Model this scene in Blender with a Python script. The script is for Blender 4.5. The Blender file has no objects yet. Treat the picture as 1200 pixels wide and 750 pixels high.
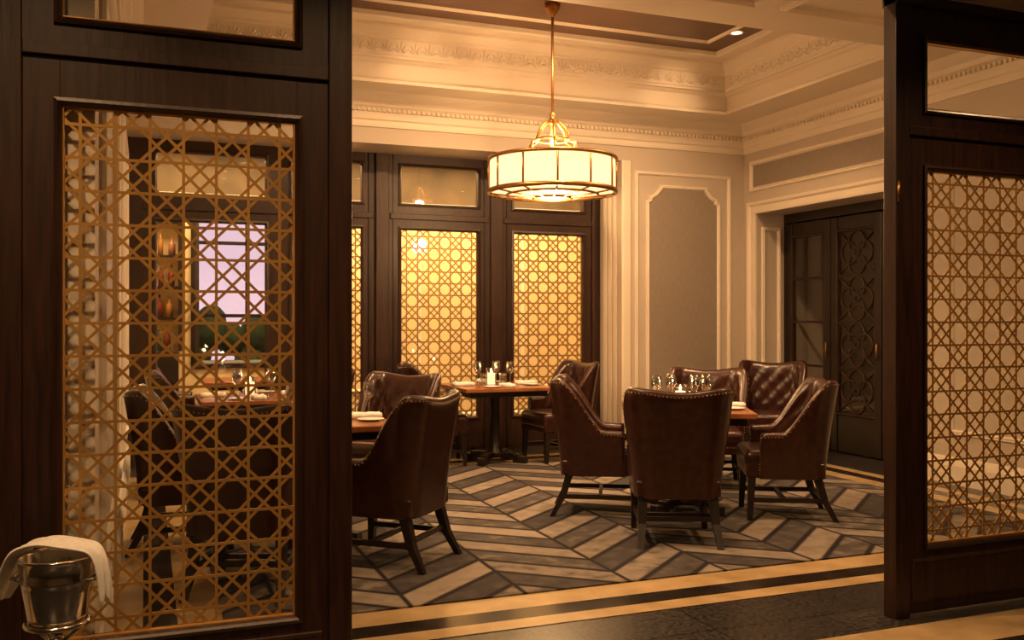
import bpy, bmesh, math, random
from mathutils import Vector, Matrix
random.seed(7)
scene = bpy.context.scene
COL = scene.collection

# ------------------------------------------------------------ materials
def new_mat(name):
    m = bpy.data.materials.new(name); m.use_nodes = True
    nt = m.node_tree
    b = nt.nodes.get('Principled BSDF')
    return m, nt, b
def setp(b, **kw):
    names = dict(color='Base Color', rough='Roughness', metal='Metallic', spec='Specular IOR Level',
                 coat='Coat Weight', coatr='Coat Roughness', emc='Emission Color', ems='Emission Strength', sheen='Sheen Weight')
    for k, v in kw.items():
        s = b.inputs[names[k]]
        s.default_value = (*v, 1) if isinstance(v, tuple) else v
def noise_mat(name, c1, c2, scale=(5,5,5), rough=0.5, metal=0.0, bump=0.0, nscale=1.0, detail=4, coat=0, spec=0.5, bdist=0.01):
    m, nt, b = new_mat(name)
    tc = nt.nodes.new('ShaderNodeTexCoord'); mp = nt.nodes.new('ShaderNodeMapping')
    mp.inputs['Scale'].default_value = scale
    n = nt.nodes.new('ShaderNodeTexNoise'); n.inputs['Scale'].default_value = nscale; n.inputs['Detail'].default_value = detail
    r = nt.nodes.new('ShaderNodeValToRGB')
    r.color_ramp.elements[0].position = 0.3; r.color_ramp.elements[1].position = 0.7
    r.color_ramp.elements[0].color = (*c1, 1); r.color_ramp.elements[1].color = (*c2, 1)
    nt.links.new(tc.outputs['Object'], mp.inputs[0]); nt.links.new(mp.outputs[0], n.inputs['Vector'])
    nt.links.new(n.outputs['Fac'], r.inputs[0]); nt.links.new(r.outputs[0], b.inputs['Base Color'])
    setp(b, rough=rough, metal=metal, coat=coat, spec=spec)
    if bump:
        bp = nt.nodes.new('ShaderNodeBump'); bp.inputs['Strength'].default_value = bump; bp.inputs['Distance'].default_value = bdist
        nt.links.new(n.outputs['Fac'], bp.inputs['Height']); nt.links.new(bp.outputs[0], b.inputs['Normal'])
    return m
M = {}
M['darkwood'] = noise_mat('dark_walnut', (0.016,0.0058,0.0036), (0.042,0.016,0.009), (14,14,1.2), 0.4, nscale=3, bump=0.15)
M['blackwood'] = noise_mat('ebonised_wood', (0.008,0.005,0.004), (0.02,0.011,0.008), (10,10,2), 0.35, nscale=3)
M['tabletop'] = noise_mat('table_cherry', (0.20,0.065,0.022), (0.36,0.14,0.05), (3,30,3), 0.25, nscale=2)
M['cream'] = noise_mat('cream_paint', (0.74,0.665,0.56), (0.78,0.70,0.59), (1,1,1), 0.5, nscale=2)
M['wall'] = noise_mat('warm_wall_paint', (0.50,0.435,0.365), (0.54,0.47,0.395), (1,1,1), 0.6, nscale=2)
M['taupe'] = noise_mat('taupe_wallcovering', (0.24,0.20,0.165), (0.30,0.25,0.205), (120,120,12), 0.65, nscale=1, bump=0.1)
M['bronzeceil'] = noise_mat('bronze_ceiling_paint', (0.10,0.052,0.032), (0.13,0.07,0.042), (1,1,1), 0.4, nscale=3)
M['leather'] = noise_mat('oxblood_leather', (0.020,0.0062,0.004), (0.048,0.0150,0.0095), (1,1,1), 0.28, nscale=22, bump=0.12, bdist=0.003)
M['brass'] = noise_mat('antique_brass', (0.36,0.18,0.055), (0.47,0.25,0.085), (1,1,1), 0.32, metal=0.9, nscale=12)
M['lattice'] = noise_mat('gold_lattice', (0.60,0.32,0.085), (0.80,0.47,0.14), (1,1,1), 0.28, metal=0.65, nscale=4)
M['lattice2'] = noise_mat('bronze_lattice', (0.22,0.115,0.03), (0.30,0.16,0.045), (1,1,1), 0.4, metal=0.4, nscale=10)
M['ironwork'] = noise_mat('dark_bronze_ironwork', (0.05,0.023,0.009), (0.08,0.04,0.015), (1,1,1), 0.4, metal=0.4, nscale=10)
M['nail'] = noise_mat('nailhead', (0.45,0.30,0.15), (0.6,0.42,0.22), (1,1,1), 0.3, metal=1, nscale=12)
M['steel'] = noise_mat('polished_steel', (0.62,0.58,0.52), (0.72,0.68,0.6), (1,1,1), 0.16, metal=1, nscale=4)
M['linen'] = noise_mat('white_linen', (0.76,0.74,0.70), (0.86,0.84,0.80), (1,1,1), 0.85, nscale=60, bump=0.2, bdist=0.002)
M['goldstone'] = noise_mat('crema_marble', (0.36,0.25,0.12), (0.54,0.39,0.21), (1,1,1), 0.25, nscale=5, detail=8)
M['blackstone'] = noise_mat('black_marble', (0.012,0.009,0.008), (0.03,0.023,0.02), (1,1,1), 0.2, nscale=9, detail=8)
M['rearwall'] = noise_mat('golden_plaster', (0.80,0.61,0.36), (0.86,0.68,0.42), (1,1,1), 0.6, nscale=2)
M['rearfrieze'] = noise_mat('tan_frieze', (0.06,0.04,0.022), (0.13,0.085,0.05), (1,1,1), 0.6, nscale=3)
M['porcelain'] = noise_mat('porcelain', (0.8,0.78,0.74), (0.84,0.82,0.78), (1,1,1), 0.2, nscale=3)
M['darkroom'] = noise_mat('dark_panelling', (0.03,0.017,0.011), (0.05,0.028,0.018), (1,1,1), 0.6, nscale=3)
M['foliage'] = noise_mat('hedge', (0.01,0.03,0.012), (0.04,0.09,0.03), (1,1,1), 0.7, nscale=14)
for i,(c) in enumerate([(0.12,0.02,0.01),(0.25,0.12,0.03),(0.03,0.07,0.03),(0.20,0.08,0.05)]):
    M['bottle%d'%i] = noise_mat('bottle_glass_%d'%i, c, tuple(x*1.3 for x in c), (1,1,1), 0.12, nscale=4)

def emit(name, col, st, col2=None):
    m, nt, b = new_mat(name); setp(b, color=tuple(c*0.6 for c in col), rough=0.5, emc=col, ems=st)
    return m
M['shade'] = emit('lamp_shade_glass', (1.0,0.70,0.36), 1.45)
M['bulb'] = emit('added_downlight_lens', (1.0,0.7,0.4), 8.0)
M['flame'] = emit('candle_flame', (1.0,0.6,0.25), 22.0)
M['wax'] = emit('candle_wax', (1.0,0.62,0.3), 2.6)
M['pink_glow'] = emit('pink_glow_sheet', (0.88,0.64,0.80), 1.15)  # pink glow imitating a bright reflection

def glass_mat(name, tint=(1,1,1), refl=0.96, base=0.04, rough=0.02):
    m = bpy.data.materials.new(name); m.use_nodes = True; nt = m.node_tree; nt.nodes.clear()
    o = nt.nodes.new('ShaderNodeOutputMaterial'); mx = nt.nodes.new('ShaderNodeMixShader')
    t = nt.nodes.new('ShaderNodeBsdfTransparent'); g = nt.nodes.new('ShaderNodeBsdfGlossy')
    t.inputs[0].default_value = (*tint,1); g.inputs['Roughness'].default_value = rough
    f = nt.nodes.new('ShaderNodeLayerWeight'); f.inputs[0].default_value = 0.5
    pw = nt.nodes.new('ShaderNodeMath'); pw.operation='POWER'; pw.inputs[1].default_value = 4.0
    ml = nt.nodes.new('ShaderNodeMath'); ml.operation='MULTIPLY_ADD'; ml.inputs[1].default_value = refl; ml.inputs[2].default_value = base
    nt.links.new(f.outputs['Facing'], pw.inputs[0]); nt.links.new(pw.outputs[0], ml.inputs[0]); nt.links.new(ml.outputs[0], mx.inputs[0])
    nt.links.new(t.outputs[0], mx.inputs[1]); nt.links.new(g.outputs[0], mx.inputs[2]); nt.links.new(mx.outputs[0], o.inputs[0])
    return m
M['glass'] = glass_mat('window_glass', (0.98,0.98,0.97), .9, .04)
M['stemglass'] = glass_mat('stemware_glass', (0.90,0.90,0.90), .9, .16)

# granite with tile joints
def granite():
    m, nt, b = new_mat('dark_granite_tiles')
    tc = nt.nodes.new('ShaderNodeTexCoord')
    n = nt.nodes.new('ShaderNodeTexNoise'); n.inputs['Scale'].default_value = 45; n.inputs['Detail'].default_value = 8
    r = nt.nodes.new('ShaderNodeValToRGB'); r.color_ramp.elements[0].position=.38; r.color_ramp.elements[1].position=.70
    r.color_ramp.elements[0].color=(0.012,0.011,0.012,1); r.color_ramp.elements[1].color=(0.085,0.076,0.072,1)
    br = nt.nodes.new('ShaderNodeTexBrick'); br.offset=0.0
    br.inputs['Scale'].default_value=1; br.inputs['Brick Width'].default_value=0.6; br.inputs['Row Height'].default_value=0.6
    br.inputs['Mortar Size'].default_value=0.005; br.inputs['Color1'].default_value=(1,1,1,1); br.inputs['Color2'].default_value=(.6,.6,.6,1); br.inputs['Mortar'].default_value=(.15,.15,.15,1)
    mx = nt.nodes.new('ShaderNodeMix'); mx.data_type='RGBA'; mx.blend_type='MULTIPLY'; mx.inputs[0].default_value=1
    L=nt.links.new
    L(tc.outputs['Object'], n.inputs['Vector']); L(tc.outputs['Object'], br.inputs['Vector']); L(n.outputs['Fac'], r.inputs[0])
    L(r.outputs[0], mx.inputs[6]); L(br.outputs[0], mx.inputs[7]); L(mx.outputs[2], b.inputs['Base Color'])
    setp(b, rough=0.3)
    return m
M['granite'] = granite()

# chevron carpet
def carpet():
    m, nt, b = new_mat('chevron_carpet')
    L=nt.links.new
    def math_(op, a, c=None, d=None):
        n = nt.nodes.new('ShaderNodeMath'); n.operation = op
        for i,v in enumerate((a,c,d)):
            if v is None: continue
            if isinstance(v,(int,float)): n.inputs[i].default_value=v
            else: L(v,n.inputs[i])
        return n.outputs[0]
    tc = nt.nodes.new('ShaderNodeTexCoord'); sp = nt.nodes.new('ShaderNodeSeparateXYZ'); L(tc.outputs['Object'], sp.inputs[0])
    W=0.60; B=0.27
    X=math_('ADD', sp.outputs[0], 10.2); Y=math_('ADD', sp.outputs[1], 10.0)
    tri = math_('PINGPONG', X, W)
    v = math_('DIVIDE', math_('ADD', Y, math_('MULTIPLY', tri, 0.85)), B)
    band = math_('FLOOR', v); f = math_('FRACT', v)
    col = math_('FLOOR', math_('DIVIDE', X, W)); cf = math_('FRACT', math_('DIVIDE', X, W))
    wn = nt.nodes.new('ShaderNodeTexWhiteNoise'); wn.noise_dimensions='2D'
    cb = nt.nodes.new('ShaderNodeCombineXYZ'); L(band, cb.inputs[0]); L(col, cb.inputs[1]); L(cb.outputs[0], wn.inputs['Vector'])
    par = math_('MODULO', band, 2.0)
    val = math_('ADD', math_('MULTIPLY', par, 0.52), math_('MULTIPLY', wn.outputs['Value'], 0.48))
    n = nt.nodes.new('ShaderNodeTexNoise'); n.inputs['Scale'].default_value=9; n.inputs['Detail'].default_value=6; L(tc.outputs['Object'], n.inputs['Vector'])
    val = math_('ADD', val, math_('MULTIPLY', math_('SUBTRACT', n.outputs['Fac'], 0.5), 1.2))
    r = nt.nodes.new('ShaderNodeValToRGB'); L(val, r.inputs[0])
    e=r.color_ramp.elements; e[0].position=0.05; e[0].color=(0.055,0.049,0.050,1); e[1].position=0.98; e[1].color=(0.265,0.225,0.19,1)
    k=e.new(0.42); k.color=(0.090,0.080,0.076,1); k=e.new(0.62); k.color=(0.185,0.158,0.134,1)
    ed = math_('MINIMUM', math_('MINIMUM', f, math_('SUBTRACT',1.0,f)), math_('MULTIPLY', math_('MINIMUM', cf, math_('SUBTRACT',1.0,cf)), 4.0))
    mr = nt.nodes.new('ShaderNodeMapRange'); L(ed, mr.inputs[0]); mr.inputs[1].default_value=.05; mr.inputs[2].default_value=.13; mr.inputs[3].default_value=1; mr.inputs[4].default_value=0
    mx = nt.nodes.new('ShaderNodeMix'); mx.data_type='RGBA'; L(mr.outputs[0], mx.inputs[0]); L(r.outputs[0], mx.inputs[6]); mx.inputs[7].default_value=(0.024,0.021,0.024,1)
    L(mx.outputs[2], b.inputs['Base Color'])
    n2 = nt.nodes.new('ShaderNodeTexNoise'); n2.inputs['Scale'].default_value=250; L(tc.outputs['Object'], n2.inputs['Vector'])
    bp = nt.nodes.new('ShaderNodeBump'); bp.inputs['Strength'].default_value=.4; bp.inputs['Distance'].default_value=.004
    L(n2.outputs['Fac'], bp.inputs['Height']); L(bp.outputs[0], b.inputs['Normal'])
    setp(b, rough=0.95, spec=0.1)
    return m
M['carpet']=carpet()

# ------------------------------------------------------------ builder
class Bd:
    def __init__(s): s.bm=bmesh.new(); s.mats=[]
    def mi(s,k):
        if k not in s.mats: s.mats.append(k)
        return s.mats.index(k)
    def face(s, vs, mat, smooth=False):
        try: f=s.bm.faces.new(vs)
        except ValueError: return None
        f.material_index=s.mi(mat); f.smooth=smooth; return f
    def box(s, a, c, mat, bevel=0, rot=None, seg=2):
        """a,c = min,max corners; rot optional Matrix 4x4 applied"""
        vs=[]
        for z in (a[2],c[2]):
            for x,y in ((a[0],a[1]),(c[0],a[1]),(c[0],c[1]),(a[0],c[1])):
                p=Vector((x,y,z)); 
                if rot is not None: p=rot@p
                vs.append(s.bm.verts.new(p))
        fs=[]
        for q in ((3,2,1,0),(4,5,6,7),(0,1,5,4),(1,2,6,5),(2,3,7,6),(3,0,4,7)):
            fs.append(s.face([vs[i] for i in q],mat))
        if bevel:
            es=set(e for f in fs for e in f.edges)
            r=bmesh.ops.bevel(s.bm,geom=list(es),offset=bevel,segments=seg,profile=0.5,affect='EDGES')
            for f in r['faces']:
                f.material_index=s.mi(mat); f.smooth = seg>2
    def rings(s, rings, mat, closed=True, smooth=True, cap=True):
        R=[[s.bm.verts.new(p) for p in ring] for ring in rings]
        for a,b in zip(R[:-1],R[1:]):
            n=len(a)
            for i in range(n if closed else n-1):
                j=(i+1)%n
                s.face([a[i],a[j],b[j],b[i]],mat,smooth)
        if cap:
            s.face(list(reversed(R[0])),mat); s.face(R[-1],mat)
        return R
    def cyl(s,p0,p1,r0,r1=None,seg=12,mat=None,smooth=True,cap=True,phase=0):
        r1=r0 if r1 is None else r1
        p0=Vector(p0);p1=Vector(p1); d=(p1-p0).normalized()
        u=d.orthogonal().normalized()
        if abs(d.z)>.9: u=Vector((1,0,0)); u=(u-d*u.dot(d)).normalized()
        w=d.cross(u)
        f=lambda c,r:[c+(u*math.cos(2*math.pi*(i+phase)/seg)+w*math.sin(2*math.pi*(i+phase)/seg))*r for i in range(seg)]
        s.rings([f(p0,r0),f(p1,r1)],mat,smooth=smooth,cap=cap)
    def lathe(s,prof,c,mat,seg=24,smooth=True,cap=False):
        c=Vector(c)
        s.rings([[c+Vector((r*math.cos(2*math.pi*i/seg),r*math.sin(2*math.pi*i/seg),z)) for i in range(seg)] for r,z in prof],mat,smooth=smooth,cap=cap)
    def tube(s,pts,r,mat,seg=8,closed=False,flat=1.0):
        pts=[Vector(p) for p in pts]; n=len(pts); rs=[]
        prev=None
        for i,p in enumerate(pts):
            a=pts[(i-1)%n] if (closed or i>0) else p
            b=pts[(i+1)%n] if (closed or i<n-1) else p
            t=(b-a).normalized()
            if prev is None: u=t.orthogonal().normalized()
            else: u=(prev-t*prev.dot(t)).normalized()
            prev=u; w=t.cross(u)
            rs.append([p+u*math.cos(2*math.pi*k/seg)*r+w*math.sin(2*math.pi*k/seg)*r*flat for k in range(seg)])
        if closed: rs.append(rs[0])
        s.rings(rs,mat,cap=not closed)
    def ball(s,c,r,mat,sub=1,scale=(1,1,1)):
        g=bmesh.ops.create_icosphere(s.bm,subdivisions=sub,radius=r,matrix=Matrix.Translation(c)@Matrix.Diagonal((*scale,1)))
        for v in g['verts']:
            for f in v.link_faces: f.material_index=s.mi(mat); f.smooth=True
    def mold(s,pts,prof,fn,mat,closed=True,smooth=False):
        """pts CCW 2D path, prof (d to the left/inward, w out of plane)"""
        n=len(pts); P=[Vector(p) for p in pts]; rows=[]
        for d,w in prof:
            row=[]
            for i in range(n):
                if closed or 0<i<n-1:
                    e1=(P[i]-P[i-1]).normalized(); e2=(P[(i+1)%n]-P[i]).normalized()
                elif i==0: e1=e2=(P[1]-P[0]).normalized()
                else: e1=e2=(P[-1]-P[-2]).normalized()
                n1=Vector((-e1.y,e1.x)); n2=Vector((-e2.y,e2.x))
                q=P[i]+(n1+n2)/(1+n1.dot(n2))*d
                row.append(Vector(fn(q.x,q.y,w)))
            rows.append(row)
        s.rings(rows,mat,closed=closed,smooth=smooth,cap=False)
    def finish(s,name,parent=None,loc=None,rotz=0,normals=True,autosmooth=False):
        bmesh.ops.remove_doubles(s.bm,verts=s.bm.verts,dist=1e-6)
        if normals: bmesh.ops.recalc_face_normals(s.bm,faces=s.bm.faces)
        me=bpy.data.meshes.new(name); s.bm.to_mesh(me); s.bm.free()
        for k in s.mats: me.materials.append(M[k])
        return place(me,name,loc,rotz,parent)
def place(me,name,loc=None,rotz=0,parent=None):
    o=bpy.data.objects.new(name,me); COL.objects.link(o)
    if loc: o.location=loc
    o.rotation_euler[2]=rotz
    if parent: o.parent=parent
    return o
def rectpts(x0,y0,x1,y1): return [(x0,y0),(x1,y0),(x1,y1),(x0,y1)]

# ------------------------------------------------------------ dimensions
XL,XR=-0.16,6.43; YF,YB=3.42,9.07; YS=9.60
HS,HC=3.62,4.15
TR=(0.42,5.94,5.86,8.60)       # tray rect
WARM=(1.0,0.575,0.265)

# floor
b=Bd(); b.box((-3.2,-2.2,-0.1),(8.2,13.2,0),'granite'); b.finish('floor')
RX0,RY0,RX1,RY1=0.34,4.41,5.70,8.50
def ring(b,rect,d0,d1,z,mat,h=0.004):
    x0,y0,x1,y1=rect
    b.mold(rectpts(x0,y0,x1,y1),[(-d0,z),(-d1,z)],lambda u,v,w:(u,v,w),mat)
b=Bd(); r=(RX0,RY0,RX1,RY1)
ring(b,r,-0.02,0.20,0.003,'goldstone'); ring(b,r,0.20,0.35,0.003,'blackstone'); ring(b,r,0.35,0.47,0.003,'goldstone')
b.box((-3,3.04,0.0005),(8,3.32,0.003),'goldstone'); b.box((-3,2.92,0.0005),(8,3.04,0.003),'blackstone')
b.finish('trim_1')
b=Bd(); b.box((RX0,RY0,0.001),(RX1,RY1,0.012),'carpet'); b.finish('chevron_rug')

# ------------------------------------------------------------ walls
b=Bd(); b.box((4.834,YB,0),(7.6,9.75,HS+.7),'wall'); b.box((XL-.2,YB,3.14),(4.834,9.75,HS+.7),'wall')
b.finish('wall_back')
b=Bd(); b.box((XR,8.83,0),(XR+.42,YB,HS+.7),'wall'); b.box((XR,6.5,2.60),(XR+.42,8.83,HS+.7),'wall'); b.box((XR,YF+.08,0),(XR+.42,6.5,HS+.7),'wall')
b.finish('wall_right')
b=Bd(); b.box((XL-.2,YF+.08,0),(XL,YS+.1,HS+.7),'cream'); b.finish('wall_left')
b=Bd(); b.box((-3.2,YF,0),(-0.459,YF+.08,HS),'cream'); b.box((4.426,YF,0),(8.0,YF+.08,HS),'cream'); b.box((-0.459,YF,2.92),(4.426,YF+.08,HS+.3),'cream')
b.finish('wall_front')
b=Bd(); b.box((-3.2,-2.3,0),(8.2,-2.2,3.2),'wall'); b.finish('wall_corridor_back')
b=Bd(); b.box((-3.3,-2.2,0),(-3.2,YF,3.2),'wall'); b.finish('wall_corridor_left')
b=Bd(); b.box((8.0,-2.2,0),(8.1,YF,3.2),'wall'); b.finish('wall_corridor_right')
b=Bd(); b.box((-3.2,-2.2,3.15),(8.0,YF,3.25),'cream'); b.finish('ceiling_corridor')

# ceiling : soffit + tray
b=Bd()
fl=lambda u,v,w:(u,v,w)
x0,y0,x1,y1=TR
for q in ((XL,YF+.08,XR,y0),(XL,y1,XR,YB),(XL,y0,x0,y1),(x1,y0,XR,y1)):
    b.box((q[0],q[1],HS),(q[2],q[3],HS+.03),'cream')
prof=[(0.0,HS),(0.015,HS),(0.015,HS+.03),(-0.03,HS+.045),(-0.05,HS+.06),(-0.05,HS+.20),(-0.02,HS+.215),(0.0,HS+.235),(0.02,HS+.235),(0.02,HS+.26),(0.03,HS+.265),(0.03,HS+.41),(0.05,HS+.42),(0.055,HS+.44),(0.09,HS+.47),(0.12,HS+.50),(0.12,HC),(0.32,HC)]
b.mold(rectpts(*TR),prof,fl,'cream')
cr=(x0+.32,y0+.32,x1-.32,y1-.32)
b.mold(rectpts(*cr),[(0,HC),(0,HC-.02),(0.02,HC-.03),(0.045,HC-.02),(0.05,HC+.02)],fl,'cream')
b.mold(rectpts(*cr),[(0.05,HC+.02),(0.30,HC+.02)],fl,'bronzeceil')
b.mold(rectpts(cr[0]+.3,cr[1]+.3,cr[2]-.3,cr[3]-.3),[(0,HC+.02),(0,HC+.005),(.03,HC),(.05,HC+.02)],fl,'cream')
b.box((cr[0]+.3,cr[1]+.3,HC+.02),(cr[2]-.3,cr[3]-.3,HC+.05),'bronzeceil')
b.box((XL-.2,YF,HC+.2),(XR+.3,YS+.1,HC+.25),'darkroom')
# applied mouldings on the front soffit
for q in ((0.3,3.85,2.0,5.5),(2.2,3.85,4.0,5.5),(4.2,3.85,5.95,5.5)):
    b.mold(rectpts(*q),[(0,HS),(0,HS-.02),(.03,HS-.035),(.06,HS-.02),(.07,HS)],fl,'cream')
b.finish('ceiling')
# frieze ornament (dentils + anthemion relief) in the tray and crown
b=Bd()
def dentils(xa,ya,xb,yb,z0,z1,nx,ny,step,w,dep,mat='cream'):
    L=math.hypot(xb-xa,yb-ya); n=int(L/step); ux,uy=(xb-xa)/L,(yb-ya)/L
    for i in range(n):
        c=(i+.5)*L/n
        cx,cy=xa+ux*c,ya+uy*c
        p=[(cx-ux*w/2,cy-uy*w/2),(cx+ux*w/2+nx*dep,cy+uy*w/2+ny*dep)]
        b.box((min(p[0][0],p[1][0]),min(p[0][1],p[1][1]),z0),(max(p[0][0],p[1][0]),max(p[0][1],p[1][1]),z1),mat)
def palmette(cx,cy,z,ux,uy,nx,ny,s):
    for a in (-60,-30,0,30,60):
        A=math.radians(a); l=s*(1-.25*abs(a)/60)
        c=Vector((cx+ux*math.sin(A)*l*.55,cy+uy*math.sin(A)*l*.55,z+math.cos(A)*l*.55))
        R=Matrix.Translation(c)@Matrix(((ux,nx,0,0),(uy,ny,0,0),(0,0,1,0),(0,0,0,1)))@Matrix.Rotation(A,4,'Y')@Matrix.Diagonal((s*.11,.012,l*.45,1))
        g=bmesh.ops.create_icosphere(b.bm,subdivisions=1,radius=1,matrix=R)
        for v in g['verts']:
            for f in v.link_faces: f.material_index=b.mi('cream'); f.smooth=True
b.mi('cream')
n=38
for i in range(n):
    xx=x0+.1+(x1-x0-.2)*(i+.5)/n
    palmette(xx,y1-.03,HS+.285,1,0,0,1,.115)
n=18
for i in range(n):
    yy=y0+.1+(y1-y0-.2)*(i+.5)/n
    palmette(x1-.03,yy,HS+.285,0,1,1,0,.115)
dentils(XL,YB-.045,XR,YB-.045,3.445,3.475,0,-1,.05,.028,.028)
dentils(XR-.045,YF+.1,XR-.045,YB,3.445,3.475,-1,0,.05,.028,.028)
b.finish('trim_2',normals=False)
# crown
b=Bd()
cp=[(0,3.30),(.015,3.30),(.02,3.325),(.02,3.36),(.035,3.375),(.04,3.40),(.04,3.44),(.045,3.445),(.045,3.48),(.07,3.50),(.08,3.54),(.12,3.575),(.14,3.60),(.15,3.62)]
b.mold(rectpts(XL,YF+.08,XR,YB),cp,fl,'cream'); b.finish('trim_3')
# baseboards
bp=[(0,0),(.03,0),(.03,.16),(.02,.19),(.012,.22),(0,.23)]
for nm,pts,mt in (('baseboard_left',[(XL,YS),(XL,YF+.09)],'cream'),('baseboard_right',[(XR,YF+.09),(XR,6.36)],'cream'),
               ('baseboard_back',[(6.42,YB),(4.834,YB),(4.834,YS)],'cream')):
    b=Bd()
    if nm=='baseboard_back':
        pts=[(6.42,YB),(4.84,YB)]
    b.mold(pts,bp,fl,mt,closed=False); b.finish(nm)

# plane mapping helpers
fB=lambda u,v,w:(u,YB-w,v)            # back wall (u=x, v=z)
fRt=lambda u,v,w:(XR-w,u,v)           # right wall (u=y)
fLf=lambda u,v,w:(XL+w,u,v)
pm=[(0,0),(0,.012),(.008,.022),(.02,.018),(.028,.026),(.04,.012),(.045,0)]
def notched(x0,z0,x1,z1,n=.055,c=.13,bottom=True):
    t=[(x1,z1-c-n),(x1-n*.7,z1-c-n*.6),(x1-n*.7,z1-c)]
    arc=[]
    for k in range(5):
        a=k/4; arc.append((x1-n*.7-c*a, z1-c+ (c-n*.6)*a - .02*math.sin(math.pi*a)))
    t+=arc[1:]+[(x1-c-n*.7,z1)]
    tl=[(x0+x1-p[0],p[1]) for p in reversed(t)]
    return [(x0,z0),(x1,z0)]+t+tl
# back wall panel
b=Bd()
sh=notched(5.14,.42,6.10,2.90)
b.mold(sh,pm,fB,'cream')
pts=[Vector(p) for p in sh]
# taupe field
f=[]
vs=[b.bm.verts.new(fB(p.x,p.y,.004)) for p in [Vector((5.62+(q[0]-5.62)*.965, 1.66+(q[1]-1.66)*.987)) for q in sh]]
b.face(vs,'taupe')
b.mold(rectpts(5.0,.30,6.24,3.04),pm,fB,'cream')
b.mold([(4.834,0),(4.834,3.14)],[(0,0),(0,.02),(-.02,.03),(-.10,.03),(-.11,.015),(-.12,0)],fB,'cream',closed=False)
b.finish('trim_4')
# reveal flutes
b=Bd()
for k in range(3):
    yy=YB+.10+k*.12
    b.box((4.822,yy,.2),(4.836,yy+.07,3.05),'cream',bevel=.005)
b.finish('trim_5')
# right wall mouldings + casing
b=Bd()
b.mold(rectpts(3.8,.42,6.1,2.95),pm,fRt,'cream'); b.mold(rectpts(6.3,2.86,8.95,3.2),pm,fRt,'cream')
vs=[b.bm.verts.new(fRt(*p,.004)) for p in rectpts(6.36,2.91,8.89,3.15)]
b.face(vs,'taupe')
b.mold([(6.5,0),(6.5,2.6),(8.83,2.6),(8.83,0)],[(0,0),(0,.02),(.02,.025),(.08,.025),(.10,.045),(.13,.05),(.14,0)],fRt,'cream',closed=False)
b.mold(rectpts(XR+.06,.3,XR+.32,2.45),pm,lambda u,v,w:(u,8.83-w,v),'cream')
b.finish('trim_6')
b=Bd()
for q in ((3.8,5.4),(5.6,7.2),(7.4,9.0)):
    b.mold(rectpts(q[0],.42,q[1],2.9),pm,fLf,'cream')
b.finish('trim_7')

# ------------------------------------------------------------ lattice (star-and-octagon cane pattern)
def lattice(b,x0,x1,z0,z1,y,m,w,t,mat='lattice'):
    """m = number of vertical bars across; pattern unit P = 2*spacing, diagonals in pairs"""
    s=(x1-x0)/m; nz=max(1,round((z1-z0)/s)); sz=(z1-z0)/nz
    def strip(p,q,yy,ww=w):
        p=Vector(p);q=Vector(q); d=(q-p)
        if d.length<1e-3: return
        d.normalize(); n=Vector((-d.y,d.x))*ww/2
        c=[p-n,q-n,q+n,p+n]
        v0=[b.bm.verts.new((a.x,yy,a.y)) for a in c]; v1=[b.bm.verts.new((a.x,yy+t,a.y)) for a in c]
        b.face(v0,mat); b.face(v1[::-1],mat)
        for i in range(4): b.face([v0[i],v1[i],v1[(i+1)%4],v0[(i+1)%4]],mat)
    for i in range(m):
        x=x0+(i+.5)*s; strip((x,z0),(x,z1),y)
    for i in range(nz):
        z=z0+(i+.5)*sz; strip((x0,z),(x1,z),y+.0006)
    # u,v in units of s ; diagonals u+v = 2k +/- .3 , u-v = 2k +/- .3
    for sgn,yy in ((1,y+.0012),(-1,y+.0018)):
        for k in range(-nz-2,m+nz+2):
            for dd in (-.30,.30):
                c=2*k+dd
                if sgn==1:
                    ua=max(0,c-nz); ub=min(m,c)
                    if ub-ua<=1e-2: continue
                    pts=[(ua,c-ua),(ub,c-ub)]
                else:
                    ua=max(0,c); ub=min(m,c+nz)
                    if ub-ua<=1e-2: continue
                    pts=[(ua,ua-c),(ub,ub-c)]
                strip((x0+pts[0][0]*s,z0+pts[0][1]*sz),(x0+pts[1][0]*s,z0+pts[1][1]*sz),yy)

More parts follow.
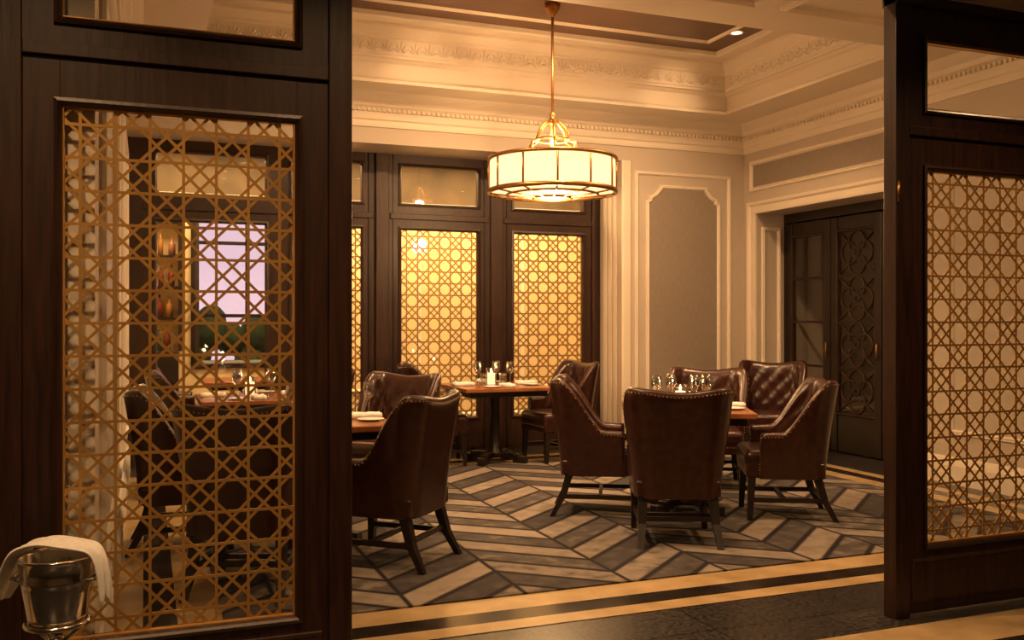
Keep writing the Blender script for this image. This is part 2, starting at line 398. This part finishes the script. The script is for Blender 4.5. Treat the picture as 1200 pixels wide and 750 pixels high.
# front screens
def front_screen(X0,name):
    b=Bd(); f=YF
    p=.085; s_=.113; g=.77
    W=2*p+2*s_+g; zt=2.92
    b.box((X0,f-.01,0),(X0+p,f+.07,zt),'darkwood',bevel=.004)
    b.box((X0+W-p,f-.01,0),(X0+W,f+.07,zt),'darkwood',bevel=.004)
    xa,xb=X0+p,X0+W-p; ga,gb=xa+s_,xb-s_
    y0,y1=f+.005,f+.055
    b.box((xa,y0,0.012),(ga,y1,2.27),'darkwood',bevel=.003); b.box((gb,y0,0.012),(xb,y1,2.27),'darkwood',bevel=.003)
    b.box((ga,y0,0.012),(gb,y1,.33),'darkwood'); b.box((ga,y0,2.115),(gb,y1,2.27),'darkwood')
    b.box((xa,f-.012,2.27),(xb,f+.065,2.315),'darkwood',bevel=.004)
    b.box((xa,y0,2.315),(xb,y1,2.40),'darkwood'); b.box((xa,y0,2.73),(xb,y1,zt),'darkwood')
    b.box((xa,y0,2.40),(ga,y1,2.73),'darkwood'); b.box((gb,y0,2.40),(xb,y1,2.73),'darkwood')
    b.box((X0,f-.02,zt-.04),(X0+W,f+.08,zt+.01),'darkwood',bevel=.005)
    bead=[(-.02,0),(-.02,.012),(-.008,.016),(0,.008),(.008,-.008),(.01,-.03)]
    for z0,z1 in ((.33,2.115),(2.40,2.73)):
        b.mold(rectpts(ga,z0,gb,z1),bead,lambda u,v,w:(u,y0-w,v),'darkwood')
        b.mold(rectpts(ga,z0,gb,z1),bead,lambda u,v,w:(u,y1+w,v),'darkwood')
        b.mold(rectpts(ga+.003,z0+.003,gb-.003,z1-.003),[(0,-.004),(.007,-.006),(.009,-.02)],lambda u,v,w:(u,y0-w,v),'lattice')
    b.mold(rectpts(xa+.02,.06,xb-.02,.27),[(0,0),(.004,.006),(.016,.003),(.02,0)],lambda u,v,w:(u,y0-w,v),'darkwood')
    lattice(b,ga+.004,gb-.004,.335,2.11,f+.022,7,.0098,.004)
    for z0,z1 in ((.33,2.115),(2.40,2.73)):
        b.box((ga,f+.030,z0),(gb,f+.034,z1),'glass')
    # hinge
    b.cyl((X0+.012,f-.014,1.95),(X0+.012,f-.014,2.05),.006,mat='brass')
    return b.finish(name)
front_screen(-.459,'door_1'); front_screen(3.26,'door_2')

# back screen
b=Bd()
bays=[(.10,1.12),(1.38,2.09),(2.51,3.365),(3.785,4.63)]
y0,y1=YS,YS+.07
edges=[-.16]+[v for p in bays for v in p]+[4.834]
for i in range(0,len(edges),2):
    xa,xb=edges[i],edges[i+1]
    b.box((xa,y0,0),(xb,y1,3.2),'darkwood')
    if xb-xa>.3:
        m=(xa+xb)/2
        b.box((m-.07,y0-.035,0),(m+.07,y0,3.2),'darkwood',bevel=.008)
        for sx in (-1,1): b.box((m+sx*.13-.012,y0-.012,0),(m+sx*.13+.012,y0,3.2),'blackwood')
    elif i==len(edges)-2: b.box((xb-.10,y0-.03,0),(xb,y0,3.2),'darkwood',bevel=.008)
for n_,(xa,xb) in enumerate(bays):
    for z0,z1 in ((0,.35),(2.355,2.63),(3.02,3.2)): b.box((xa,y0,z0),(xb,y1,z1),'darkwood')
    b.box((xa-.12,y0-.02,2.46),(xb+.12,y0,2.52),'darkwood',bevel=.005)
    for z0,z1 in ((.35,2.355),(2.63,3.02)):
        b.mold(rectpts(xa,z0,xb,z1),[(-.03,0),(-.03,.014),(-.01,.02),(0,.008),(.008,-.02)],lambda u,v,w:(u,y0-w,v),'darkwood')
        b.box((xa,y0+.035,z0),(xb,y0+.04,z1),'glass')
    if n_>0: lattice(b,xa+.003,xb-.003,.355,2.35,y0+.025,7 if n_>1 else 6,.0125,.004,'lattice2')
b.finish('window_1')

# right-wall glazed doors
b=Bd()
X=6.80
b.box((X,6.5,2.5),(X+.06,8.83,2.6),'blackwood'); b.box((X,8.78,0),(X+.06,8.83,2.5),'blackwood'); b.box((X,6.5,0),(X+.06,6.55,2.5),'blackwood')
pl=(8.78-6.55)/3
for i in range(3):
    ya=6.55+i*pl+.006; yb=ya+pl-.012; s_=.095
    b.box((X-.01,ya,.02),(X+.04,ya+s_,2.48),'blackwood',bevel=.004); b.box((X-.01,yb-s_,.02),(X+.04,yb,2.48),'blackwood',bevel=.004)
    b.box((X,ya+s_,.02),(X+.04,yb-s_,.42),'blackwood'); b.box((X,ya+s_,2.33),(X+.04,yb-s_,2.48),'blackwood')
    gy0,gy1=ya+s_,yb-s_; gc=(gy0+gy1)/2; gw=gy1-gy0
    b.box((X+.018,gy0,.42),(X+.022,gy1,2.33),'glass')
    b.mold(rectpts(gy0,.42,gy1,2.33),[(-.02,0),(-.01,.014),(.004,.01),(.012,-.015)],lambda u,v,w:(X-w-.0,u,v),'darkwood')
    zz=[.42,.90,1.38,1.86,2.33]
    for z in zz[1:4]: b.box((X+.004,gy0,z-.013),(X+.03,gy1,z+.013),'blackwood')
    if i<2:
        for za,zb_ in zip(zz[:-1],zz[1:]):
            zc=(za+zb_)/2; r=.115
            for a in range(4):   # open quatrefoil: four 250-degree lobes
                ang=a*math.pi/2
                cy_=gc+math.cos(ang)*r*.98; cz_=zc+math.sin(ang)*r*.98
                b.tube([(X+.010,cy_+math.cos(ang+(-.72+1.44*t/14)*math.pi)*r,cz_+math.sin(ang+(-.72+1.44*t/14)*math.pi)*r) for t in range(15)],.008,'ironwork',seg=6)
            for sy,sz in ((-1,-1),(1,-1),(1,1),(-1,1)):
                b.tube([(X+.010,gc+sy*.10,zc+sz*.10),(X+.010,gc+sy*gw/2,zc+sz*.235)],.007,'ironwork',seg=6)
            b.tube([(X+.010,gc+math.cos(t*math.pi/6)*.035,zc+math.sin(t*math.pi/6)*.035) for t in range(12)],.007,'ironwork',seg=6,closed=True)
    b.cyl((X-.03,ya+.045,1.0),(X-.03,ya+.045,1.16),.008,mat='brass')
b.finish('door_3')
b=Bd(); b.box((7.55,5.8,0),(7.6,9.07,3.0),'darkroom'); b.box((6.85,5.75,0),(7.6,5.8,3.0),'darkroom'); b.box((6.85,5.8,2.95),(7.6,9.07,3.0),'darkroom'); b.finish('wall_vestibule')

# ------------------------------------------------------------ rear hall behind back screen
b=Bd(); b.box((-2.5,11.4,0),(0.55,11.5,3.4),'rearwall'); b.box((1.70,11.4,0),(6.6,11.5,3.4),'rearwall')
b.box((.55,11.4,0),(1.70,11.5,.9),'rearwall'); b.box((.55,11.4,2.72),(1.70,11.5,3.4),'rearwall')
b.mold([(-2.5,11.4),(6.6,11.4)],[(0,0),(-.03,0),(-.03,.2),(0,.22)],fl,'cream',closed=False)
b.mold([(-2.5,11.4),(6.6,11.4)],[(0,2.74),(-.06,2.76),(-.06,2.80),(-.03,2.82),(-.03,3.4)],fl,'rearfrieze',closed=False)
for q in ((1.95,3.0),(3.2,4.4),(4.6,5.8)):
    b.mold(rectpts(q[0],.5,q[1],2.6),pm,lambda u,v,w:(u,11.4-w,v),'cream')
b.finish('wall_hall')
b=Bd(); b.box((6.6,9.75,0),(6.7,11.5,3.4),'rearwall'); b.box((-2.6,9.7,0),(-2.5,11.5,3.4),'rearwall'); b.box((-2.5,9.7,0),(-.36,9.75,3.4),'rearwall'); b.finish('wall_hall_sides')
b=Bd(); b.box((-2.6,9.75,3.4),(6.7,11.5,3.5),'rearwall'); b.finish('ceiling_hall')
# added hall window with muntins and hedge, stands in for a pink reflection
b=Bd()
b.mold(rectpts(.55,.9,1.70,2.72),[(-.06,0),(-.06,.03),(-.01,.04),(0,.02),(.03,.0),(.03,-.06)],lambda u,v,w:(u,11.4-w,v),'blackwood')
b.box((1.10,11.42,.9),(1.15,11.46,2.72),'blackwood')
for z in (1.45,2.3): b.box((.55,11.42,z-.02),(1.70,11.46,z+.02),'blackwood')
b.box((.55,11.44,.9),(1.70,11.444,2.72),'glass'); b.finish('added_window')
b=Bd(); b.box((-.6,12.6,0),(3.2,12.62,3.5),'pink_glow'); b.finish('pink_glow_backdrop')  # added glowing sheet, gives the reflection its pink brightness
b=Bd()
for i in range(40):
    b.ball((random.uniform(-.2,2.4),random.uniform(12.0,12.3),random.uniform(.1,1.45)),random.uniform(.12,.22),'foliage',sub=2,scale=(1,.8,1.1))
b.finish('hedge')
# bottle shelf
b=Bd()
b.box((-.75,11.1,0),(.35,11.38,1.05),'blackwood',bevel=.01)
for z in (1.4,1.75,2.1): b.box((-.75,11.2,z),(.35,11.38,z+.03),'blackwood')
b.box((-.79,11.18,1.05),(-.75,11.39,2.5),'blackwood'); b.box((.35,11.18,1.05),(.39,11.39,2.5),'blackwood'); b.box((-.79,11.18,2.5),(.39,11.39,2.56),'blackwood')
for z in (1.05,1.43,1.78,2.13):
    x=-.68
    while x<.3:
        r=random.uniform(.028,.04); h=random.uniform(.2,.28); k='bottle%d'%random.randrange(4)
        b.lathe([(0.001,z),(r,z),(r,z+h*.6),(r*.35,z+h*.75),(r*.35,z+h),(0.001,z+h)],(x,11.28,0),k,seg=10); x+=random.uniform(.085,.12)
b.finish('bottle_shelf')

# ------------------------------------------------------------ pendant
def pendant(loc):
    b=Bd(); R=.56; zb,zt=2.52,2.80; N=12
    def poly(r,z): return [Vector((r*math.cos(2*math.pi*(i+.3)/48),r*math.sin(2*math.pi*(i+.3)/48),z)) for i in range(48)]
    b.rings([poly(R-.012,zb+.01),poly(R-.012,zt-.01)],'shade',cap=False)
    b.rings([poly(R-.03,zt-.02),poly(.02,zt-.02)],'shade',cap=False)
    b.rings([poly(R-.02,zb+.005),poly(.40,zb-.02),poly(.16,zb-.045),poly(.02,zb-.05)],'shade',cap=False)
    for z,h in ((zb,.036),(zt,.028)):
        b.rings([poly(R-.02,z-h/2),poly(R+.008,z-h/2),poly(R+.012,z),poly(R+.008,z+h/2),poly(R-.02,z+h/2)],'brass',cap=False)
    for i in range(N):
        a=2*math.pi*(i+.35)/N; c,s_=math.cos(a),math.sin(a)
        b.tube([(c*R,s_*R,zb-.005),(c*R,s_*R,zt+.005)],.009,'brass',seg=6)
        b.tube([(c*(R-.01),s_*(R-.01),zb-.012),(c*.40,s_*.40,zb-.032),(c*.17,s_*.17,zb-.056)],.008,'brass',seg=6)
    b.tube([(.17*math.cos(t*math.pi/16),.17*math.sin(t*math.pi/16),zb-.052) for t in range(32)],.014,'brass',closed=True)
    b.tube([(.40*math.cos(t*math.pi/16),.40*math.sin(t*math.pi/16),zb-.026) for t in range(32)],.012,'brass',closed=True)
    # stepped bell arms
    for i in range(6):
        a=2*math.pi*(i+.2)/6; c,s_=math.cos(a),math.sin(a)
        prof=[(.40,zt+.0),(.30,zt+.03),(.235,zt+.05),(.225,zt+.08),(.215,zt+.14),(.17,zt+.155),(.15,zt+.17),(.145,zt+.22),(.12,zt+.27),(.07,zt+.32),(.03,zt+.345)]
        b.tube([(c*r,s_*r,z) for r,z in prof],.014,'brass',seg=8)
    for r,z in ((.235,zt+.055),(.15,zt+.175)):
        b.tube([(r*math.cos(t*math.pi/16),r*math.sin(t*math.pi/16),z) for t in range(32)],.011,'brass',closed=True)
    b.lathe([(.001,zt+.30),(.03,zt+.305),(.05,zt+.33),(.03,zt+.36),(.02,zt+.38),(.028,zt+.40),(.012,zt+.42)],(0,0,0),'brass')
    b.cyl((0,0,zt+.05),(0,0,4.16),.012,mat='brass')
    b.lathe([(.012,4.05),(.03,4.07),(.065,4.12),(.07,4.17),(.001,4.17)],(0,0,0),'brass')
    o=b.finish('pendant_chandelier',loc=loc)
    for nm,z,e,r in (('uplight',zt+.10,75,.06),('downglow',zb-.16,75,.10)):
        l=bpy.data.lights.new(nm,'POINT'); l.energy=e; l.color=WARM; l.shadow_soft_size=r
        lo=bpy.data.objects.new(nm,l); COL.objects.link(lo); lo.parent=o; lo.location=(.0,0,z)
    return o
pendant((3.32,7.50,0))

# ------------------------------------------------------------ ceiling spots, fixtures added to light the room
dl=Bd(); dl.lathe([(.075,0),(.075,-.006),(.055,-.008),(.05,0.0),(.048,.0)],(0,0,0),'cream'); dl.lathe([(.05,-.002),(.001,-.002)],(0,0,0),'bulb',smooth=False)
dl_o=dl.finish('added_downlight'); dl_me=dl_o.data; bpy.data.objects.remove(dl_o)
def added_downlight(x,y,z,e,ang=95,tilt=(0,0),r=.05):
    o=place(dl_me,'added_downlight',(x,y,z))
    l=bpy.data.lights.new('added_spot','SPOT'); l.energy=e; l.color=WARM; l.spot_size=math.radians(ang); l.spot_blend=1.0; l.shadow_soft_size=r
    lo=bpy.data.objects.new('added_spot',l); COL.objects.link(lo); lo.parent=o; lo.location=(0,0,-.03); lo.rotation_euler=(math.radians(tilt[0]),math.radians(tilt[1]),0)
# added spots at the tray's near edge, tucked behind the lip
for x,t in ((1.3,-12),(3.3,0),(5.1,12)): added_downlight(x,6.62,HC+.018,330,125,(26,t))
# added accent spots that make bright pools on the tray cornice
added_downlight(2.46,7.5,HC+.018,34,50,(68,0)); added_downlight(5.30,7.6,HC+.018,30,50,(68,14))
# added front soffit spots, wash the side walls and tables
for x,t in ((1.1,-25),(3.1,0),(5.3,28)): added_downlight(x,4.75,HS,(130,110,100)[(1.1,3.1,5.3).index(x)],110,(14,t))
added_downlight(5.1,3.95,HS,105,110,(0,38)); added_downlight(1.15,4.0,HS,210,110,(0,-42)); added_downlight(1.3,5.6,HS,190,110,(0,-42))
# corridor
for x,y,e in ((-.35,2.3,110),(.75,2.3,95),(2.0,1.9,35),(3.7,2.3,95)): added_downlight(x,y,3.15,e,110,(12,0))
added_downlight(-.9,.3,3.15,60,110,(25,0)); added_downlight(2.6,.0,3.15,60,110,(25,0))

def area(name,loc,size,e,col,rot=(0,0,0)):
    l=bpy.data.lights.new(name,'AREA'); l.shape='RECTANGLE'; l.size,l.size_y=size; l.energy=e; l.color=col
    o=bpy.data.objects.new(name,l); COL.objects.link(o); o.location=loc; o.rotation_euler=rot; return o
area('hall_ceiling_light',(2.2,10.5,3.36),(6.5,.9),370,(1,.62,.25))

# ------------------------------------------------------------ chair
def smooth(t): t=max(0,min(1,t)); return t*t*(3-2*t)
def chair_mesh():
    b=Bd()
    HB,RA,SD=.165,.125,.335; LQ=RA*math.pi/2; LT=HB+LQ+SD
    def plan(l):
        s_=1 if l>=0 else -1; l=abs(l)
        if l<HB: x,y,nx,ny=l,-.27,0,-1
        elif l<HB+LQ:
            a=(l-HB)/RA; x=HB+RA*math.sin(a); y=-.27+RA*(1-math.cos(a)); nx,ny=math.sin(a),-math.cos(a)
        else: x=HB+RA; y=-.27+RA+(l-HB-LQ); nx,ny=1,0
        return x*s_,y,nx*s_,ny
    def top(l):
        l=abs(l); q=(l-HB-LQ*.8)/(SD+LQ*.2)
        h=.935+.03*smooth(l/.30)
        if q>0: h=.60+(h-.60)*(1-smooth(q/.66)) - .02*max(0,q-.7)
        return h
    z0=.29
    def P(l,z,off):
        x,y,nx,ny=plan(l); v=(z-z0)/.67
        q=max(0,(abs(l)-HB-LQ)/SD)
        x-=nx*off; y-=ny*off
        sc=.92+.17*max(v,0)
        wing=.03*math.exp(-((abs(l)-.42)/.12)**2)*smooth(v)
        return Vector((x*sc+(wing if l>0 else -wing), y-.085*max(v,0)**1.4*(1-.75*q), z))
    NL,NZ=56,20; T=.06
    outer=[];inner=[]
    for j in range(NZ+1):
        ro=[];ri=[]
        for i in range(NL+1):
            l=-LT+2*LT*i/NL; t=top(l); z=z0+(t-z0)*j/NZ
            ro.append(P(l,z,0 if j<NZ else .008))
            d=0
            if z>.5 and abs(l)<.5:
                a=abs(math.sin(math.pi*(l/.15+z/.17)))*abs(math.sin(math.pi*(l/.15-z/.17)))
                d=.022*a**.6*smooth((t-z)/.06)
            ri.append(P(l,z,T+d-(0.012 if j==NZ else 0)))
        outer.append(ro); inner.append(ri)
    mid=[P(-LT+2*LT*i/NL,top(-LT+2*LT*i/NL)+.014,T/2) for i in range(NL+1)]
    rows=outer+[mid]+inner[::-1]
    R=[[b.bm.verts.new(p) for p in row] for row in rows]
    for a_,c_ in zip(R[:-1],R[1:]):
        for i in range(NL): b.face([a_[i],a_[i+1],c_[i+1],c_[i]],'leather',True)
    for side in (0,NL):
        for j in range(NZ+1):
            # arm front caps: outer j to inner j
            if j<NZ:
                o0,o1=R[j][side],R[j+1][side]; i0,i1=R[-1-j][side],R[-2-j][side]
                b.face([o0,o1,i1,i0],'leather')
    b.face([R[NZ][0],R[NZ+1][0],R[NZ+2][0]],'leather'); b.face([R[NZ][NL],R[NZ+1][NL],R[NZ+2][NL]],'leather')
    # nailheads along the rim and arm fronts
    n=int(2*LT/.022)
    for i in range(n+1):
        l=-LT+2*LT*i/n
        p=P(l,top(l)-.018,-.001); b.ball(p,.0045,'nail')
    for sx in (-1,1):
        for k in range(14):
            z=.33+k*.02; p=P(sx*LT,z,.015); b.ball(p+Vector((0,.002,0)),.0045,'nail')
    for k in range(22):
        b.ball((-.235+k*.47/21,.283,.352),.0055,'nail')
    # seat
    b.box((-.262,-.23,.36),(.262,.29,.485),'leather',bevel=.045,seg=4)
    b.box((-.258,-.255,.295),(.258,.28,.40),'leather',bevel=.015,seg=3)
    # legs
    def leg(p0,p1,w0,w1):
        p0=Vector(p0);p1=Vector(p1)
        r=lambda p,w:[p+Vector((-w,-w,0)),p+Vector((w,-w,0)),p+Vector((w,w,0)),p+Vector((-w,w,0))]
        m=p0.lerp(p1,.5)
        b.rings([r(p0,w0),r(m,(w0+w1)/2),r(p1,w1)],'blackwood',smooth=False)
    for sx in (-1,1):
        leg((sx*.225,.24,.31),(sx*.235,.255,0),.026,.017)
        leg((sx*.215,-.20,.31),(sx*.225,-.25,.14),.028,.023); leg((sx*.225,-.25,.14),(sx*.24,-.325,0),.023,.017)
        b.box((sx*.23-.012,-.24,.125),(sx*.23+.012,.245,.155),'blackwood')
    b.box((-.225,-.0,.127),(.225,.025,.153),'blackwood'); b.box((-.225,-.25,.15),(.225,-.228,.178),'blackwood')
    o=b.finish('dining_chair'); me=o.data; bpy.data.objects.remove(o); return me
cm=chair_mesh()
chairs=[(3.15,5.2,24),(3.08,6.12,118),(4.24,5.53,-62),(4.42,6.72,-150),
        (1.33,5.33,-48),(1.72,6.98,-135),(.52,5.10,22),(.24,6.15,93),
        (2.62,8.72,100),(3.84,8.55,-95),(5.75,7.66,-140),(1.35,8.25,-88),(.35,7.95,88),
        (.30,10.65,90),(1.75,10.65,-90)]
for x,y,h in chairs:
    place(cm,'dining_chair',(x,y,0 if y>10 else (.012 if y<8.2 and x<5.4 else .013)),-math.radians(h))

# ------------------------------------------------------------ tables
def table_mesh(s):
    b=Bd(); h=s/2
    b.box((-h,-h,.712),(h,h,.75),'tabletop',bevel=.006)
    b.box((-h+.06,-h+.06,.66),(h-.06,h-.06,.712),'blackwood')
    b.lathe([(.001,.66),(.13,.66),(.13,.645),(.05,.62),(.042,.5),(.05,.3),(.06,.14),(.09,.10),(.10,.05),(.001,.05)],(0,0,0),'blackwood',seg=20)
    for a in range(4):
        R=Matrix.Rotation(a*math.pi/2+math.pi/4,4,'Z')
        b.box((0.02,-.035,.045),(.22,.035,.10),'blackwood',bevel=.008,rot=R); b.box((.20,-.035,.0),(.34,.035,.07),'blackwood',bevel=.008,rot=R); b.box((.16,-.035,.03),(.26,.035,.09),'blackwood',rot=R)
    o=b.finish('t'); me=o.data; bpy.data.objects.remove(o); return me
tm=table_mesh(.90)
tables=[(3.68,5.92,27),(1.0,6.0,0),(3.2,8.62,0),(.85,8.1,0)]
for x,y,r in tables: place(tm,'dining_table',(x,y,.012),-math.radians(r))
place(tm,'dining_table',(1.02,10.65,0))

# tableware meshes
def mesh_of(fn):
    b=Bd(); fn(b); o=b.finish('m'); me=o.data; bpy.data.objects.remove(o); return me
K=1.12
wine=mesh_of(lambda b:b.lathe([(r*K,z*K) for r,z in [(.001,.0),(.034,.0),(.032,.004),(.006,.010),(.004,.02),(.004,.085),(.012,.098),(.03,.118),(.037,.145),(.035,.175),(.029,.205),(.0275,.205),(.033,.175),(.035,.145),(.028,.12),(.01,.102),(.001,.1)]],(0,0,0),'stemglass',seg=24))
tumbler=mesh_of(lambda b:b.lathe([(.001,.0),(.03,.0),(.036,.12),(.034,.12),(.028,.008),(.001,.008)],(0,0,0),'stemglass',seg=20))
def vot(b):
    b.lathe([(.001,.0),(.044,.0),(.050,.02),(.050,.165),(.047,.165),(.047,.02),(.03,.005),(.001,.005)],(0,0,0),'stemglass',seg=20)
    b.lathe([(.001,.006),(.038,.006),(.038,.115),(.001,.115)],(0,0,0),'wax',seg=16)
    b.lathe([(.001,.117),(.009,.128),(.008,.142),(.001,.160)],(0,0,0),'flame',seg=8)
votive=mesh_of(vot)
plate=mesh_of(lambda b:b.lathe([(.001,.0),(.05,.0),(.055,.006),(.085,.012),(.085,.015),(.05,.009),(.001,.008)],(0,0,0),'porcelain',seg=28))
def nap(b):
    rows=[]
    for j in range(7):
        y=-.10+.2*j/6
        rows.append([Vector((-.05+.10*i/6+.008*math.sin(j*1.1), y, .024+.016*math.sin(i*1.0+j*.4)**2)) for i in range(7)])
    lo=[[Vector((p.x,p.y,0.0)) for p in r] for r in rows]
    for rr,sg in ((rows,1),(lo,-1)): b.rings(rr,'linen',closed=False,cap=False)
    for j in (0,6):
        b.rings([rows[j],lo[j]],'linen',closed=False,cap=False)
    for i in (0,6): b.rings([[r[i] for r in rows],[r[i] for r in lo]],'linen',closed=False,cap=False)
napkin=mesh_of(nap)
def cut(b):
    b.box((-.006,-.10,.0),(.006,.02,.003),'steel',bevel=.001); b.box((-.010,.02,.0),(.010,.10,.002),'steel',bevel=.0008)
    b.box((.022,-.10,.0),(.032,.10,.003),'steel',bevel=.001)
cutlery=mesh_of(cut)
def setpiece(me,name,t,dx,dy,rot=0,dz=0):
    x,y,r=tables[t]; a=-math.radians(r)
    px=x+dx*math.cos(a)-dy*math.sin(a); py=y+dx*math.sin(a)+dy*math.cos(a)
    return place(me,name,(px,py,.7625+dz),a+math.radians(rot))
for t in range(4):
    for dx,dy,rr in ((0,-.31,0),(.31,0,90),(0,.31,180),(-.31,0,270)):
        A=math.radians(rr)
        f=lambda u,v:(dx+u*math.cos(A)-v*math.sin(A),dy+u*math.sin(A)+v*math.cos(A))
        p=f(0,-.02); setpiece(napkin,'folded_napkin',t,p[0],p[1],rr)
        p=f(.10,0); setpiece(cutlery,'cutlery_set',t,p[0],p[1],rr)
        p=f(-.15,-.02); setpiece(plate,'side_plate',t,p[0],p[1],rr)
        if t in (1,3): p=f(.12,.16); setpiece(wine,'wine_glass',t,p[0],p[1],rr)
    o=setpiece(votive,'votive_candle',t,-.03,0.03)
    l=bpy.data.lights.new('glow','POINT'); l.energy=2.5; l.color=(1,.55,.2); l.shadow_soft_size=.02
    lo=bpy.data.objects.new('glow',l); COL.objects.link(lo); lo.parent=o; lo.location=(0,0,.19)
for dx,dy in ((-.20,.10),(-.09,.15),(.08,.12),(.17,.18),(.16,.02)): setpiece(wine,'wine_glass',0,dx,dy)
setpiece(tumbler,'water_tumbler',0,.06,.0)
for dx,dy in ((-.14,.12),(.07,.16),(.15,-.02)): setpiece(wine,'wine_glass',2,dx,dy)
setpiece(tumbler,'water_tumbler',2,.06,-.06); setpiece(tumbler,'water_tumbler',2,-.14,-.04)
setpiece(wine,'wine_glass',1,.395,.185)

# ------------------------------------------------------------ champagne bucket on stand
b=Bd()
b.lathe([(.001,.535),(.070,.535),(.078,.545),(.086,.60),(.094,.64),(.094,.648),(.097,.652),(.097,.662),(.094,.666),(.100,.70),(.106,.715),(.110,.720),(.106,.725),(.098,.715),(.088,.62),(.075,.55),(.001,.548)],(0,0,0),'steel',seg=40)
for sx in (-1,1):
    b.tube([(sx*.094,-.03,.655),(sx*.118,-.025,.66),(sx*.122,0,.662),(sx*.118,.025,.66),(sx*.094,.03,.655)],.006,'steel')
b.tube([(.082*math.cos(t*math.pi/16),.082*math.sin(t*math.pi/16),.53) for t in range(32)],.008,'steel',closed=True)
for k in range(3):
    a=k*2.094+.4; b.tube([(.082*math.cos(a),.082*math.sin(a),.53),(.05*math.cos(a),.05*math.sin(a),.50),(.012*math.cos(a),.012*math.sin(a),.47)],.006,'steel')
b.lathe([(.001,.49),(.018,.485),(.014,.46),(.012,.40),(.012,.06),(.02,.045),(.06,.03),(.125,.012),(.13,.0),(.001,.0)],(0,0,0),'steel',seg=32)
b.lathe([(.018,.30),(.024,.29),(.018,.28)],(0,0,0),'steel')
bk=b.finish('champagne_bucket_stand',loc=(-.235,2.98,.003),rotz=-math.radians(21.4))
# draped napkin
b=Bd()
path=[(-.185,.60),(-.172,.63),(-.155,.66),(-.135,.70),(-.115,.732),(-.08,.748),(-.04,.754),(0.0,.750),(.045,.744),(.085,.740),(.114,.732),(.128,.705),(.132,.67),(.133,.63),(.133,.60)]
rows=[]
for k,(u,z) in enumerate(path):
    row=[]
    wdt=.075 if k<6 else .075-.035*min(1,(k-5)/5)
    for i in range(13):
        v=-1+2*i/12
        row.append(Vector((u+.006*math.sin(v*7+k*.5), v*wdt +.01, z+.006*math.sin(v*9+k*.7)+(.0 if 3<k<11 else -.03*abs(v+.3)))))
    rows.append(row)
b.rings(rows,'linen',closed=False,cap=False)
nk=b.finish('draped_napkin',loc=(-.235,2.98,.006),rotz=-math.radians(21.4))
md=nk.modifiers.new('sol','SOLIDIFY'); md.thickness=.006; md.offset=1
md=nk.modifiers.new('ss','SUBSURF'); md.levels=1; md.render_levels=2

# ------------------------------------------------------------ world, camera
w=bpy.data.worlds.new('World'); scene.world=w; w.use_nodes=True
w.node_tree.nodes['Background'].inputs[0].default_value=(1,.7,.45,1); w.node_tree.nodes['Background'].inputs[1].default_value=.02
cam=bpy.data.cameras.new('Camera'); cam.sensor_width=36; cam.lens=32.9; cam.clip_start=.05
co=bpy.data.objects.new('Camera',cam); COL.objects.link(co); co.location=(0,0,1.4)
co.rotation_euler=(math.radians(90),0,-math.radians(21.4)); scene.camera=co
scene.view_settings.view_transform='Standard'; scene.view_settings.look='None'; scene.view_settings.exposure=0
